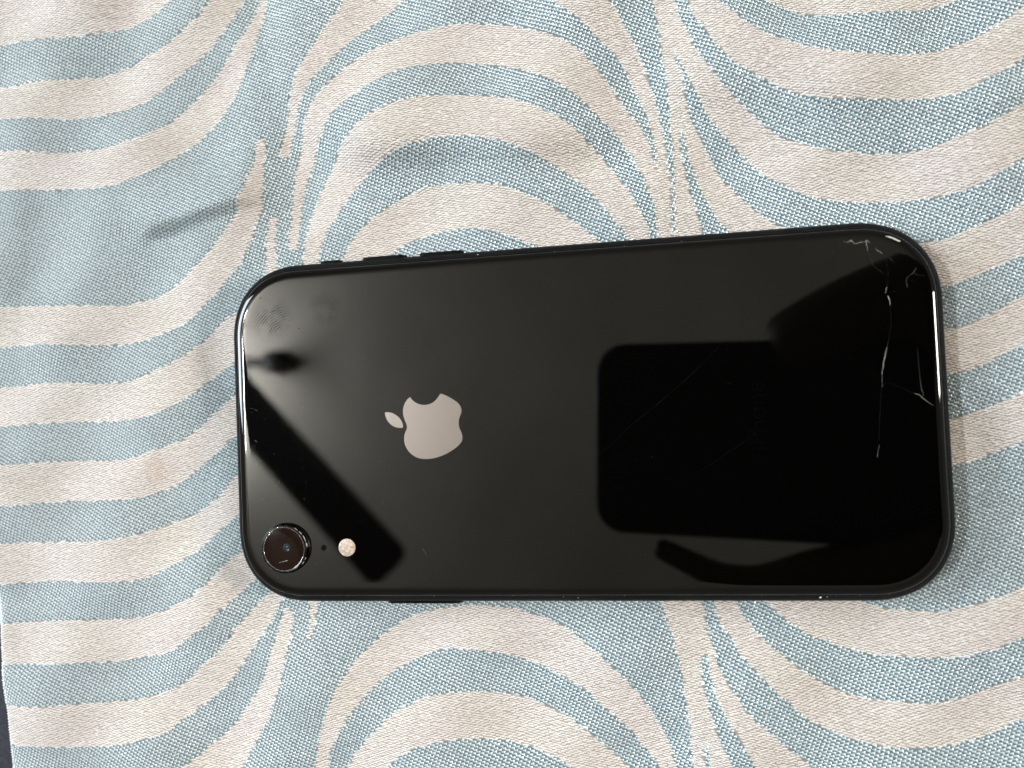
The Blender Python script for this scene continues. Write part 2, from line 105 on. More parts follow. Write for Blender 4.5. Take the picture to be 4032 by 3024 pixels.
DATA = json.loads('''{"beige":[[[-146.39,99.49],[-139.42,99.61],[-132.53,99.61],[-125.73,99.32],[-119.01,98.8],[-114.11,98.93],[-107.95,99.07],[-103.56,99.73],[-99.2,100.98],[-95.72,101.94],[-92.67,103.73],[-90.06,105.37],[-86.5,110.83],[-145.93,118.84]],[[-146.64,89.32],[-139.68,89.18],[-135.08,89.28],[-130.51,89.59],[-121.5,89.31],[-114.38,89.6],[-108.2,90.22],[-103.83,90.8],[-99.46,92.28],[-95.14,93.15],[-91.67,94.91],[-88.64,96.72],[-84.76,99.19],[-82.59,101.46],[-80.83,104.18],[-79.8,109.93],[-72.78,108.98],[-73.79,103.27],[-75.12,100.71],[-76.87,97.81],[-79.04,94.96],[-82.07,91.81],[-85.93,89.13],[-89.8,86.82],[-93.26,84.85],[-97.17,82.92],[-101.52,81.21],[-106.31,80.33],[-112.02,79.53],[-117.33,79.29],[-124.0,79.78],[-133.03,80.3],[-139.9,80.52],[-146.85,80.7]],[[-147.01,73.94],[-140.09,72.94],[-130.98,71.78],[-122.01,70.92],[-116.68,70.81],[-110.95,71.06],[-106.14,71.58],[-102.22,72.38],[-97.87,73.92],[-93.97,75.88],[-90.06,78.61],[-85.75,81.67],[-81.45,85.1],[-78.44,88.26],[-75.84,91.46],[-73.68,94.31],[-72.14,97.23],[-71.03,99.8],[-70.11,102.79],[-69.5,108.54],[-67.66,108.29],[-68.47,102.58],[-69.01,98.77],[-69.76,94.99],[-70.47,91.99],[-71.38,89.38],[-72.71,86.44],[-74.47,83.16],[-76.63,80.3],[-78.79,77.43],[-81.37,74.98],[-85.64,71.91],[-89.08,69.52],[-92.54,67.12],[-96.0,65.09],[-100.34,63.33],[-104.69,61.95],[-109.05,61.15],[-113.43,61.14],[-120.03,61.8],[-131.22,62.71],[-140.33,63.31],[-147.26,63.51]],[[-148.09,33.34],[-141.07,33.59],[-132.41,33.51],[-121.77,33.11],[-113.41,32.5],[-106.39,32.25],[-103.08,33.34],[-99.0,33.82],[-94.9,35.58],[-91.63,37.21],[-88.76,39.4],[-85.91,41.4],[-84.07,43.1],[-80.66,45.93],[-78.52,48.45],[-75.53,51.66],[-74.41,54.64],[-73.28,57.61],[-72.54,61.38],[-71.42,64.34],[-71.09,68.15],[-70.0,69.96],[-69.02,69.1],[-68.92,66.02],[-69.45,62.24],[-69.59,58.43],[-69.72,54.62],[-70.0,52.35],[-71.53,49.04],[-72.46,45.68],[-74.18,43.13],[-75.92,40.21],[-78.13,38.29],[-80.57,35.9],[-83.02,33.14],[-85.44,31.47],[-87.89,29.43],[-91.15,27.06],[-94.0,25.75],[-97.25,24.83],[-100.93,23.56],[-103.39,23.15],[-107.5,22.74],[-113.69,22.97],[-119.94,23.23],[-128.38,23.88],[-134.81,23.93],[-141.31,23.71],[-148.33,23.32]],[[-68.23,50.87],[-66.81,50.75],[-67.14,44.89],[-66.95,38.84],[-67.05,35.78],[-69.95,35.98],[-69.65,39.03],[-69.03,45.03]],[[-148.57,13.52],[-141.56,13.78],[-135.06,14.05],[-128.63,14.51],[-122.29,14.22],[-113.96,13.53],[-106.95,13.58],[-103.66,14.09],[-99.56,15.37],[-95.48,16.82],[-92.23,18.31],[-89.37,20.36],[-86.13,22.37],[-83.28,25.13],[-81.26,26.83],[-78.08,28.28],[-73.73,30.36],[-74.06,20.62],[-78.04,17.76],[-80.44,15.89],[-82.85,14.19],[-85.68,12.14],[-88.51,10.09],[-91.74,8.41],[-94.58,7.06],[-97.84,5.73],[-101.91,4.79],[-105.99,4.28],[-112.15,4.26],[-120.46,4.5],[-128.9,4.53],[-135.31,4.39],[-141.8,4.06],[-148.8,3.94]],[[-149.03,-5.8],[-142.04,-5.62],[-133.42,-5.12],[-120.73,-5.12],[-112.43,-5.37],[-107.5,-5.15],[-104.21,-4.33],[-100.13,-3.17],[-96.08,-2.21],[-92.04,-0.89],[-88.8,1.0],[-85.97,3.08],[-82.73,5.85],[-80.32,7.92],[-77.92,9.62],[-73.94,12.68],[-73.85,4.05],[-77.84,0.42],[-81.04,-2.17],[-84.25,-4.59],[-87.48,-7.02],[-91.12,-9.46],[-94.37,-11.55],[-98.41,-12.91],[-102.48,-14.1],[-106.55,-14.56],[-112.71,-14.79],[-121.0,-14.8],[-129.42,-14.81],[-135.82,-15.23],[-142.29,-15.48],[-149.27,-15.72]],[[-149.88,-25.37],[-142.53,-24.95],[-132.87,-24.65],[-123.37,-24.44],[-114.02,-24.15],[-109.4,-23.88],[-104.8,-23.04],[-100.23,-22.08],[-95.68,-20.52],[-91.16,-18.97],[-86.65,-16.82],[-83.04,-14.27],[-80.31,-11.3],[-77.78,-8.74],[-73.99,-4.63],[-74.35,-15.07],[-77.94,-18.61],[-79.72,-19.58],[-82.41,-21.75],[-85.56,-24.13],[-89.2,-27.32],[-93.72,-29.5],[-98.27,-31.71],[-102.84,-33.31],[-107.41,-34.02],[-114.31,-34.07],[-123.64,-34.24],[-133.13,-34.53],[-142.78,-35.08],[-150.12,-35.39]],[[-150.35,-45.18],[-143.02,-44.8],[-133.38,-44.26],[-123.9,-43.8],[-114.58,-43.56],[-107.68,-43.21],[-103.12,-42.5],[-98.57,-41.27],[-94.03,-39.44],[-90.43,-37.83],[-87.25,-35.41],[-84.08,-32.61],[-81.37,-29.81],[-79.13,-28.23],[-77.36,-27.25],[-72.91,-23.5],[-71.44,-30.7],[-75.44,-34.46],[-77.67,-36.25],[-80.35,-38.64],[-83.04,-40.65],[-86.66,-44.27],[-90.71,-46.7],[-94.35,-49.35],[-98.89,-51.62],[-103.42,-52.49],[-107.99,-53.35],[-114.88,-53.85],[-124.18,-53.97],[-133.65,-54.29],[-143.26,-54.41],[-150.58,-54.72]],[[-150.81,-64.45],[-143.51,-64.3],[-133.9,-64.09],[-124.45,-63.69],[-115.15,-63.41],[-109.64,-62.97],[-105.07,-62.27],[-100.53,-61.16],[-96.01,-59.67],[-92.37,-57.19],[-88.74,-53.92],[-85.14,-51.48],[-81.98,-48.25],[-79.25,-44.64],[-76.56,-41.83],[-74.32,-39.44],[-71.68,-37.46],[-69.9,-35.48],[-67.82,-37.07],[-69.19,-39.84],[-71.01,-43.01],[-72.82,-45.8],[-74.62,-48.19],[-76.88,-51.39],[-79.14,-54.2],[-81.4,-57.02],[-84.54,-59.86],[-88.14,-62.73],[-92.19,-65.22],[-95.82,-67.71],[-99.46,-70.22],[-103.99,-71.16],[-108.56,-72.7],[-115.45,-73.52],[-124.73,-73.92],[-134.17,-74.07],[-142.3,-73.98],[-151.04,-73.94]],[[-102.13,-84.0],[-94.81,-78.07],[-90.74,-75.18],[-87.14,-72.28],[-83.57,-69.79],[-80.42,-66.53],[-77.71,-62.91],[-75.0,-59.29],[-73.16,-55.7],[-71.76,-52.12],[-70.35,-48.55],[-69.37,-44.99],[-68.4,-41.42],[-67.09,-40.43],[-65.86,-41.81],[-66.22,-45.76],[-66.99,-49.71],[-67.98,-53.66],[-68.97,-57.61],[-70.81,-61.58],[-72.65,-65.56],[-74.92,-69.56],[-77.64,-73.58],[-79.93,-77.56],[-83.14,-83.25]],[[-61.68,-37.08],[-59.38,-37.09],[-59.45,-39.05],[-60.44,-43.37],[-61.35,-47.69],[-62.28,-47.7],[-61.83,-43.38]],[[-46.78,105.48],[-48.56,100.0],[-50.64,97.22],[-52.74,94.06],[-54.83,91.26],[-56.94,88.07],[-58.64,85.22],[-60.37,81.59],[-61.9,78.32],[-62.94,74.99],[-64.08,71.28],[-65.3,67.58],[-65.71,65.14],[-63.5,64.93],[-63.21,67.38],[-61.87,71.06],[-60.34,74.72],[-58.41,78.32],[-55.89,81.85],[-52.19,85.24],[-49.73,87.61],[-47.38,89.6],[-45.35,91.25],[-42.55,93.18],[-39.75,95.09],[-36.99,96.62],[-34.23,98.15],[-29.44,103.14]],[[8.75,97.63],[12.21,92.14],[14.5,88.5],[16.74,84.06],[18.58,80.1],[19.63,76.67],[20.68,73.25],[21.5,69.45],[22.34,66.07],[22.95,61.9],[23.55,57.75],[23.75,53.64],[21.93,52.99],[21.61,54.66],[21.4,58.77],[20.6,62.96],[19.57,66.77],[18.14,70.64],[16.68,74.11],[14.82,77.64],[12.52,80.82],[10.03,83.43],[8.02,85.84],[5.65,88.29],[3.25,90.4],[1.17,92.11],[-1.27,93.88],[-6.53,98.22]],[[-63.74,43.11],[-63.54,46.5],[-63.33,50.28],[-63.12,54.05],[-62.74,57.82],[-62.37,61.59],[-61.74,63.43],[-61.04,65.26],[-60.02,68.97],[-59.13,71.54],[-57.83,74.45],[-55.75,76.89],[-53.28,79.28],[-50.83,81.29],[-47.99,83.62],[-45.19,85.18],[-42.4,86.74],[-39.26,87.88],[-36.13,88.82],[-33.03,89.75],[-29.2,90.22],[-25.39,90.68],[-21.63,90.77],[-17.9,90.49],[-14.22,90.04],[-10.56,89.4],[-6.95,88.22],[-3.38,86.87],[0.15,85.17],[3.64,83.12],[6.37,80.64],[8.73,77.85],[10.72,75.3],[12.16,72.95],[14.06,69.84],[15.94,66.74],[17.47,64.93],[18.96,62.3],[20.05,59.73],[20.69,56.38],[21.18,53.88],[21.8,52.8],[23.75,53.64],[24.16,49.52],[23.97,41.4],[23.92,36.12],[21.03,36.34],[21.0,41.64],[20.58,45.34],[19.55,49.11],[18.49,52.08],[17.02,55.09],[15.55,58.11],[13.66,61.18],[11.75,63.86],[9.94,65.74],[7.59,68.31],[4.89,71.11],[1.44,73.82],[-2.05,75.83],[-5.59,77.68],[-9.16,79.18],[-12.78,80.32],[-16.44,81.11],[-20.13,81.65],[-23.86,81.97],[-27.63,81.85],[-31.45,81.35],[-35.3,80.49],[-39.2,79.24],[-42.74,77.75],[-45.92,76.22],[-49.12,74.29],[-51.55,72.47],[-53.61,70.22],[-55.29,67.74],[-56.77,65.23],[-58.05,62.7],[-59.37,59.41],[-60.5,55.72],[-61.11,51.99],[-61.48,48.23],[-61.7,42.2]],[[-60.41,35.7],[-60.24,40.58],[-59.59,44.3],[-58.98,48.03],[-57.97,51.72],[-56.33,55.36],[-54.42,58.96],[-52.35,61.41],[-50.28,64.23],[-47.44,66.96],[-44.63,68.94],[-41.47,70.49],[-37.54,72.33],[-33.67,73.22],[-29.85,73.74],[-26.07,73.89],[-22.32,73.79],[-18.61,73.46],[-14.93,72.88],[-11.29,72.05],[-7.7,70.83],[-4.14,69.19],[-0.63,67.19],[2.83,64.68],[5.55,62.08],[7.9,59.35],[9.9,57.02],[11.36,55.2],[12.88,53.0],[14.77,49.94],[16.24,46.94],[17.71,43.95],[18.8,41.4],[19.66,38.48],[20.12,35.59],[16.94,36.31],[15.01,39.26],[13.36,41.15],[11.73,43.4],[10.09,45.66],[8.44,47.92],[6.43,50.23],[4.07,52.58],[1.67,54.58],[-1.1,56.63],[-4.59,58.76],[-8.14,60.36],[-11.72,61.8],[-15.35,62.88],[-19.01,63.71],[-22.71,64.15],[-26.46,64.15],[-30.24,63.78],[-34.07,63.04],[-37.96,61.56],[-41.88,59.69],[-45.47,57.03],[-48.29,54.66],[-50.75,51.49],[-52.82,48.66],[-54.5,45.79],[-56.02,42.15],[-56.51,39.56],[-57.05,35.47]],[[-51.36,35.07],[-50.83,38.77],[-49.97,40.95],[-48.32,43.44],[-46.28,45.89],[-43.87,47.93],[-41.1,49.94],[-37.57,51.86],[-34.46,53.26],[-30.62,54.22],[-26.84,54.62],[-23.1,54.58],[-19.39,54.32],[-15.73,53.63],[-12.11,52.76],[-8.53,51.18],[-5.0,49.43],[-1.5,47.34],[1.26,45.32],[3.99,42.96],[6.36,40.65],[8.72,38.69],[11.36,35.32],[-0.59,35.48],[-4.04,38.42],[-7.21,39.91],[-10.76,41.63],[-14.34,42.99],[-17.98,43.82],[-21.66,44.3],[-25.39,44.23],[-29.15,43.8],[-32.58,42.96],[-35.28,42.06],[-38.01,40.43],[-39.97,39.09],[-42.8,35.59]],[[32.42,94.45],[35.31,89.15],[36.76,86.92],[39.72,83.69],[42.31,81.34],[46.03,78.87],[49.74,77.02],[53.44,75.38],[57.13,74.15],[60.81,73.32],[66.3,72.48],[71.73,71.85],[77.15,72.0],[80.76,72.74],[84.37,73.87],[87.97,75.36],[90.86,76.94],[93.39,78.55],[95.63,80.19],[100.56,83.38],[99.97,73.14],[95.05,69.9],[92.81,68.25],[90.28,66.62],[87.42,65.4],[83.8,63.48],[80.21,62.71],[74.84,62.51],[69.43,62.7],[63.97,63.08],[58.46,63.79],[54.76,64.46],[51.07,65.85],[47.38,67.85],[43.68,70.27],[39.95,72.71],[36.99,75.48],[34.43,79.04],[32.26,82.98],[30.44,86.08],[29.63,89.88],[29.08,94.9]],[[40.96,93.3],[45.32,87.85],[47.55,86.35],[50.14,84.81],[52.73,83.68],[55.7,82.82],[59.4,82.12],[63.09,81.66],[67.5,81.34],[71.15,81.35],[74.76,81.09],[78.38,81.61],[81.28,82.22],[83.8,82.87],[90.35,86.66]],[[22.61,95.77],[22.5,90.8],[22.9,86.61],[23.31,82.43],[23.71,78.26],[24.32,74.07],[24.52,69.94],[24.72,65.82],[24.93,61.7],[25.13,57.59],[25.14,53.51],[25.14,49.44],[24.51,36.08],[45.38,27.76],[60.23,26.75],[74.24,24.61],[77.26,24.61],[79.53,24.86],[81.81,25.52],[84.47,26.55],[87.12,27.57],[89.76,28.8],[92.79,29.98],[96.49,31.71],[99.41,63.3],[94.51,60.41],[90.51,58.15],[86.91,56.22],[83.33,55.05],[79.73,53.86],[76.1,52.66],[70.7,52.41],[65.26,52.85],[59.79,53.65],[55.38,54.67],[51.72,56.22],[48.02,57.78],[45.09,60.07],[41.8,63.22],[38.87,66.36],[35.92,69.51],[33.75,73.01],[31.56,76.52],[30.11,79.15],[29.09,82.55],[27.68,86.43],[26.87,90.24],[26.51,95.24]],[[73.76,15.67],[77.15,15.67],[79.79,15.93],[82.06,16.6],[84.72,17.65],[87.36,18.7],[89.65,20.16],[92.3,21.19],[95.99,22.95],[95.47,13.82],[91.78,12.03],[87.99,10.24],[85.33,8.77],[82.32,7.72],[80.05,7.02],[77.22,6.56],[73.26,6.54]],[[73.53,-2.59],[77.1,-2.52],[79.55,-2.01],[81.83,-1.1],[84.46,-0.41],[86.72,0.7],[89.35,1.78],[91.26,2.69],[94.93,4.31],[94.38,-5.37],[90.71,-7.02],[87.67,-8.51],[85.05,-9.62],[82.41,-10.73],[80.15,-11.46],[77.14,-11.98],[73.0,-12.26]],[[-62.85,-82.11],[-62.04,-76.95],[-61.54,-74.68],[-60.54,-70.37],[-59.15,-66.44],[-57.34,-62.51],[-55.57,-59.36],[-54.24,-57.0],[-52.5,-54.65],[-50.76,-52.29],[-48.63,-50.33],[-46.09,-47.99],[-43.16,-45.84],[-39.84,-43.7],[-36.55,-42.15],[-33.31,-41.19],[-30.1,-40.53],[-26.13,-40.15],[-22.21,-40.03],[-18.32,-40.22],[-14.47,-40.59],[-10.67,-41.52],[-6.91,-42.64],[-3.2,-44.3],[-0.3,-46.51],[2.59,-48.71],[5.46,-50.89],[7.57,-53.07],[9.67,-55.24],[11.75,-57.76],[13.45,-60.28],[15.15,-62.79],[16.48,-65.29],[17.8,-67.79],[18.74,-70.65],[19.3,-74.16],[19.79,-78.89],[17.64,-78.97],[15.7,-74.29],[14.35,-72.23],[12.64,-70.11],[10.93,-67.62],[8.84,-65.49],[6.74,-63.35],[4.25,-61.2],[1.77,-58.68],[-1.13,-56.89],[-3.69,-55.45],[-7.39,-53.64],[-11.13,-52.2],[-14.92,-51.12],[-18.74,-50.22],[-22.61,-49.88],[-26.52,-49.65],[-30.48,-49.96],[-34.5,-50.95],[-37.76,-52.52],[-41.05,-54.1],[-43.96,-56.07],[-46.9,-58.43],[-49.44,-60.79],[-51.58,-63.16],[-53.32,-65.52],[-55.07,-68.28],[-56.83,-71.04],[-58.16,-73.41],[-59.11,-76.85],[-60.34,-82.01]],[[-56.4,-81.86],[-54.14,-76.68],[-52.82,-74.4],[-50.68,-72.02],[-48.55,-69.64],[-46.01,-67.27],[-43.49,-64.9],[-40.58,-62.92],[-37.31,-61.32],[-34.07,-60.11],[-30.07,-59.27],[-24.95,-59.18],[-19.9,-59.46],[-15.29,-59.93],[-11.5,-60.79],[-7.76,-62.2],[-4.05,-63.6],[-1.14,-65.37],[1.39,-67.15],[3.89,-69.28],[6.35,-71.76],[9.16,-74.51],[12.22,-79.18],[0.83,-79.63],[-2.68,-74.92],[-5.23,-73.23],[-8.19,-72.03],[-11.92,-70.66],[-15.71,-69.85],[-20.31,-69.23],[-24.18,-68.96],[-28.5,-69.27],[-32.47,-69.76],[-36.08,-70.63],[-39.33,-72.06],[-42.23,-74.06],[-44.33,-76.34],[-48.18,-81.54]],[[18.0,-36.34],[18.22,-38.95],[18.63,-41.21],[19.21,-43.65],[19.97,-45.73],[20.51,-48.84],[21.37,-52.29],[21.89,-55.74],[22.08,-58.84],[22.43,-62.27],[22.73,-66.73],[22.91,-70.16],[23.06,-74.03],[23.36,-78.36],[51.87,-77.26],[47.26,-73.2],[44.15,-70.52],[41.64,-68.58],[39.45,-66.62],[36.92,-64.32],[34.72,-62.0],[32.85,-59.31],[31.31,-56.61],[30.09,-54.24],[28.87,-51.51],[28.03,-48.08],[27.33,-44.99],[26.82,-41.55],[26.44,-38.96],[26.05,-36.36]],[[28.59,-36.37],[28.98,-38.96],[29.37,-41.2],[30.55,-44.63],[32.44,-47.36],[33.97,-50.08],[36.17,-52.79],[38.68,-55.47],[41.18,-58.13],[43.7,-60.11],[45.85,-62.75],[48.68,-64.36],[51.83,-65.61],[54.96,-66.86],[58.4,-67.76],[62.46,-68.3],[65.57,-68.53],[69.29,-68.58],[73.32,-68.14],[76.4,-67.56],[79.48,-66.66],[82.56,-65.6],[85.02,-64.41],[87.55,-63.05],[91.77,-60.71],[92.28,-51.72],[88.06,-53.87],[85.56,-54.88],[83.09,-56.05],[80.0,-57.4],[76.9,-58.44],[73.8,-59.15],[70.71,-59.54],[66.05,-59.64],[61.36,-59.41],[58.22,-59.14],[55.07,-58.54],[52.26,-57.26],[49.75,-55.96],[47.25,-54.32],[44.75,-52.33],[42.54,-50.67],[40.33,-49.0],[38.45,-46.97],[36.57,-44.6],[34.69,-42.21],[33.01,-38.96],[31.63,-36.38]],[[37.97,-36.4],[39.5,-38.96],[41.06,-40.84],[43.26,-42.87],[46.1,-44.89],[47.66,-46.23],[50.85,-47.22],[53.35,-48.54],[57.13,-49.67],[60.27,-50.2],[64.98,-50.42],[69.65,-50.53],[74.29,-50.31],[77.37,-49.95],[80.46,-48.94],[83.52,-48.26],[86.0,-46.94],[88.53,-45.63],[92.76,-43.35],[93.29,-33.99],[89.06,-36.24],[85.62,-37.69],[82.56,-38.5],[79.46,-39.64],[76.35,-40.63],[73.24,-41.19],[70.16,-41.06],[67.05,-40.97],[63.93,-40.64],[60.8,-40.14],[57.99,-39.21],[51.4,-36.44]]],"blue":[[[26.33,78.77],[27.04,77.05],[28.3,74.44],[29.33,71.05],[31.13,67.59],[32.56,64.59],[34.75,61.52],[36.96,58.87],[39.13,55.84],[42.05,52.75],[44.59,50.11],[47.54,48.25],[50.82,45.97],[54.49,44.47],[59.27,43.58],[64.74,42.88],[70.18,42.65],[75.56,42.65],[80.93,43.34],[84.49,44.18],[88.1,46.15],[90.97,47.79],[93.93,50.18],[98.83,53.12],[98.27,43.34],[93.4,40.73],[89.4,38.41],[85.84,36.8],[81.54,35.23],[78.65,33.92],[75.09,33.81],[64.27,33.86],[53.32,36.27],[47.06,38.74],[44.86,40.11],[42.66,41.89],[40.11,44.5],[37.93,47.1],[35.37,50.14],[33.57,53.14],[32.19,56.91],[30.78,60.3],[29.35,63.29],[28.35,67.07],[27.78,71.63],[26.75,75.03],[26.29,77.96]],[[26.92,61.91],[27.71,61.83],[27.95,58.54],[28.58,55.23],[29.6,51.88],[30.61,48.55],[32.01,45.19],[33.8,41.81],[35.61,39.25],[37.36,35.51],[31.96,35.92],[30.54,38.85],[29.89,41.73],[28.88,45.05],[27.89,49.19],[27.3,53.31],[26.51,57.46]],[[25.71,-50.52],[27.24,-50.5],[27.43,-53.59],[27.97,-56.33],[28.53,-58.71],[29.42,-61.09],[30.65,-63.45],[31.87,-65.81],[33.09,-68.15],[34.62,-70.82],[36.14,-73.58],[38.23,-77.78],[32.27,-78.01],[31.15,-73.75],[30.26,-71.3],[29.06,-68.61],[28.18,-65.9],[27.3,-63.19],[26.76,-60.46],[26.04,-57.73],[25.7,-54.3]],[[25.6,-69.05],[26.27,-69.2],[26.3,-71.42],[26.62,-73.9],[26.57,-78.23],[25.39,-78.28],[25.43,-73.94]]],"logo":[[[-26.53,7.11],[-26.2,7.08],[-25.45,6.8],[-24.56,6.32],[-23.68,5.76],[-22.94,5.22],[-22.44,4.68],[-22.16,4.15],[-22.03,3.56],[-22.05,2.98],[-22.23,2.47],[-22.47,1.96],[-22.65,1.38],[-22.71,0.65],[-22.66,-0.08],[-22.46,-0.68],[-22.23,-1.27],[-22.06,-1.87],[-22.02,-2.45],[-22.15,-3.04],[-22.47,-3.54],[-22.94,-4.03],[-23.64,-4.57],[-24.57,-5.15],[-25.65,-5.71],[-26.89,-6.18],[-28.12,-6.51],[-29.34,-6.68],[-30.56,-6.69],[-31.63,-6.52],[-32.53,-6.16],[-33.36,-5.61],[-34.02,-4.92],[-34.53,-4.09],[-34.85,-3.19],[-34.92,-2.3],[-34.81,-1.41],[-34.6,-0.83],[-34.3,-0.24],[-34.17,0.34],[-34.29,0.94],[-34.54,1.62],[-34.79,2.37],[-34.94,3.2],[-34.9,4.09],[-34.72,4.82],[-34.38,5.55],[-33.9,6.2],[-33.26,6.68],[-32.97,6.31],[-32.52,5.85],[-31.92,5.41],[-31.17,5.08],[-30.33,4.91],[-29.49,4.93],[-28.72,5.12],[-28.02,5.46],[-27.39,6.0],[-26.91,6.57]],[[-39.04,3.59],[-38.8,3.65],[-38.18,3.63],[-37.41,3.45],[-36.65,3.04],[-35.97,2.49],[-35.46,1.81],[-35.17,1.13],[-35.08,0.45],[-35.15,0.2],[-35.68,0.16],[-36.45,0.28],[-37.21,0.58],[-37.89,1.08],[-38.48,1.77],[-38.84,2.61],[-39.0,3.29]]],"cracks":[[[[55.75,33.61],[56.11,33.04]],[0.05,0.06],1],[[[56.66,33.61],[57.42,33.35],[58.21,33.7],[58.57,33.12],[59.33,33.0],[59.98,33.22],[60.62,33.24],[61.27,33.39],[61.69,32.88]],[0.1,0.25,0.4,0.4,0.35,0.2,0.35,0.4,0.1],2],[[[60.89,33.42],[60.97,32.6],[61.11,31.5]],[0.4,0.25,0.1],2],[[[62.54,31.93],[62.95,31.29],[63.32,31.13],[63.8,30.61]],[0.1,0.15,0.25,0.1],2],[[[63.8,30.61],[64.53,30.02],[65.15,29.7],[65.86,28.7]],[0.05,0.05,0.15,0.05],1],[[[61.17,31.49],[61.66,29.82],[62.03,28.43],[62.88,27.56],[63.97,26.66]],[0.05,0.07,0.06,0.05,0.07],1],[[[64.53,30.02],[64.5,28.25],[64.66,26.48],[64.65,25.12],[64.34,23.93]],[0.03,0.03,0.04,0.04,0.06],0],[[[64.34,23.93],[64.08,23.4],[63.99,22.73]],[0.08,0.12,0.05],3],[[[64.38,22.3],[64.59,21.61],[64.73,20.52]],[0.22,0.2,0.08],3],[[[64.73,20.52],[64.71,19.03],[64.7,17.68],[64.52,15.54]],[0.05,0.04,0.04,0.04],0],[[[69.82,27.47],[69.39,26.55],[68.74,26.13],[68.09,25.7],[67.91,24.77],[68.05,23.74]],[0.1,0.3,0.2,0.1,0.1,0.2],1],[[[69.5,26.28],[70.24,25.96],[71.47,25.73]],[0.15,0.08,0.05],1],[[[64.79,22.95],[65.69,23.16],[65.99,22.87]],[0.03,0.06,0.05],1],[[[64.36,15.55],[64.23,13.94],[63.72,12.35]],[0.04,0.05,0.08],0],[[[63.72,12.26],[63.3,10.75],[62.89,9.33],[62.51,6.92]],[0.12,0.32,0.34,0.2],2],[[[63.14,10.22],[63.06,9.77]],[0.2,0.2],3],[[[62.51,6.92],[62.45,5.22],[62.5,4.5]],[0.05,0.07,0.15],2],[[[62.3,4.5],[61.96,1.29],[61.52,-2.28],[61.38,-5.86]],[0.04,0.04,0.05,0.04],0],[[[61.36,-6.76],[60.82,-9.07]],[0.06,0.16],2],[[[62.68,5.39],[64.02,5.14],[65.65,4.35],[67.44,3.38],[68.25,2.98]],[0.04,0.05,0.05,0.05,0.1],0],[[[68.25,2.98],[69.23,2.58],[69.7,2.03],[70.49,1.28],[71.6,0.52]],[0.12,0.25,0.25,0.2,0.08],2],[[[69.22,11.69],[69.33,7.57],[69.5,4.53],[69.8,2.38]],[0.03,0.05,0.15,0.25],1],[[[6.44,-7.47],[12.56,-1.95],[17.86,1.99],[23.82,6.72],[28.37,10.78],[31.84,14.02]],[0.05,0.04,0.04,0.07,0.04,0.03],0],[[[22.53,-13.43],[25.98,-11.3],[30.07,-9.04],[33.47,-6.78],[36.51,-4.85]],[0.03,0.04,0.04,0.05,0.05],0],[[[32.97,6.74],[33.52,6.51],[34.14,7.09]],[0.05,0.06,0.04],1],[[[-31.73,-25.86],[-30.89,-27.33]],[0.08,0.05],2],[[[-23.45,18.45],[-22.41,16.49]],[0.04,0.03],0],[[[-70.47,5.92],[-69.44,5.66],[-68.67,5.23]],[0.05,0.06,0.15],2],[[[-70.39,4.9],[-69.78,4.88]],[0.05,0.04],1],[[[-69.44,-1.43],[-68.97,-1.78]],[0.12,0.05],3],[[[-43.8,-15.08],[-43.21,-14.98]],[0.06,0.04],1],[[[-46.0,-19.87],[-45.12,-19.61]],[0.06,0.04],1]]}''')

# ------------------------------------------------------------------ the cloth: pattern and height
def seg_arrays(poly):
    p = np.array(poly, float); q = np.roll(p, -1, 0); return p, q
def signed(poly, P):
    a, b = seg_arrays(poly)
    out = np.full(len(P), -1e9)
    lo = a.min(0) - 9; hi = a.max(0) + 9
    near = np.all((P > lo) & (P < hi), 1)
    out[~near] = -9.0
    Q = P[near]
    res = np.empty(len(Q))
    for s in range(0, len(Q), 20000):
        X = Q[s:s + 20000]
        d = b - a; L2 = (d ** 2).sum(1) + 1e-12
        ap = X[:, None, :] - a[None]
        t = np.clip((ap * d).sum(2) / L2, 0, 1)
        dist = np.sqrt(((ap - t[..., None] * d) ** 2).sum(2)).min(1)
        c = ((a[None, :, 1] > X[:, 1:2]) != (b[None, :, 1] > X[:, 1:2]))
        xi = a[None, :, 0] + (X[:, 1:2] - a[None, :, 1]) / np.where(d[None, :, 1] == 0, 1e-9, d[None, :, 1]) * d[None, :, 0]
        ins = (c & (X[:, 0:1] < xi)).sum(1) % 2 == 1
        res[s:s + 20000] = np.where(ins, dist, -dist)
    out[near] = res
    return out
def pattern(P):
    """> 0 on the beige stripes, < 0 on the blue ones, in mm from the stripe's edge"""
    d = np.full(len(P), -9.0)
    for poly in DATA['beige']: d = np.maximum(d, signed(poly, P))
    for poly in DATA['blue']: d = np.minimum(d, -signed(poly, P))
    # the woven wave goes on past the traced stretch
    x, y = P[:, 0], P[:, 1]
    out = (x < -146 + (112 - y) * -0.0) | (y > 112 + (x + 139) * -0.129 + 7) | (x > 103 - (80 - y) * .057) | (y < -80 + (x + 143) * .034 - 6)
    wave = y + 22 * np.cos((x + 6) * 2 * math.pi / 184)
    per = 4.0 * np.sin(wave * 2 * math.pi / 17.2)
    return np.where(out, per, d)

EX0, EY0, EX1, EY1 = -143.47, -62.8, -142.18, -79.69      # the cloth's left hem
_ed = np.array([EX1 - EX0, EY1 - EY0]); _ed /= np.linalg.norm(_ed)
def edge_x(y): return EX0 + (y - EY0) * (EX1 - EX0) / (EY1 - EY0)

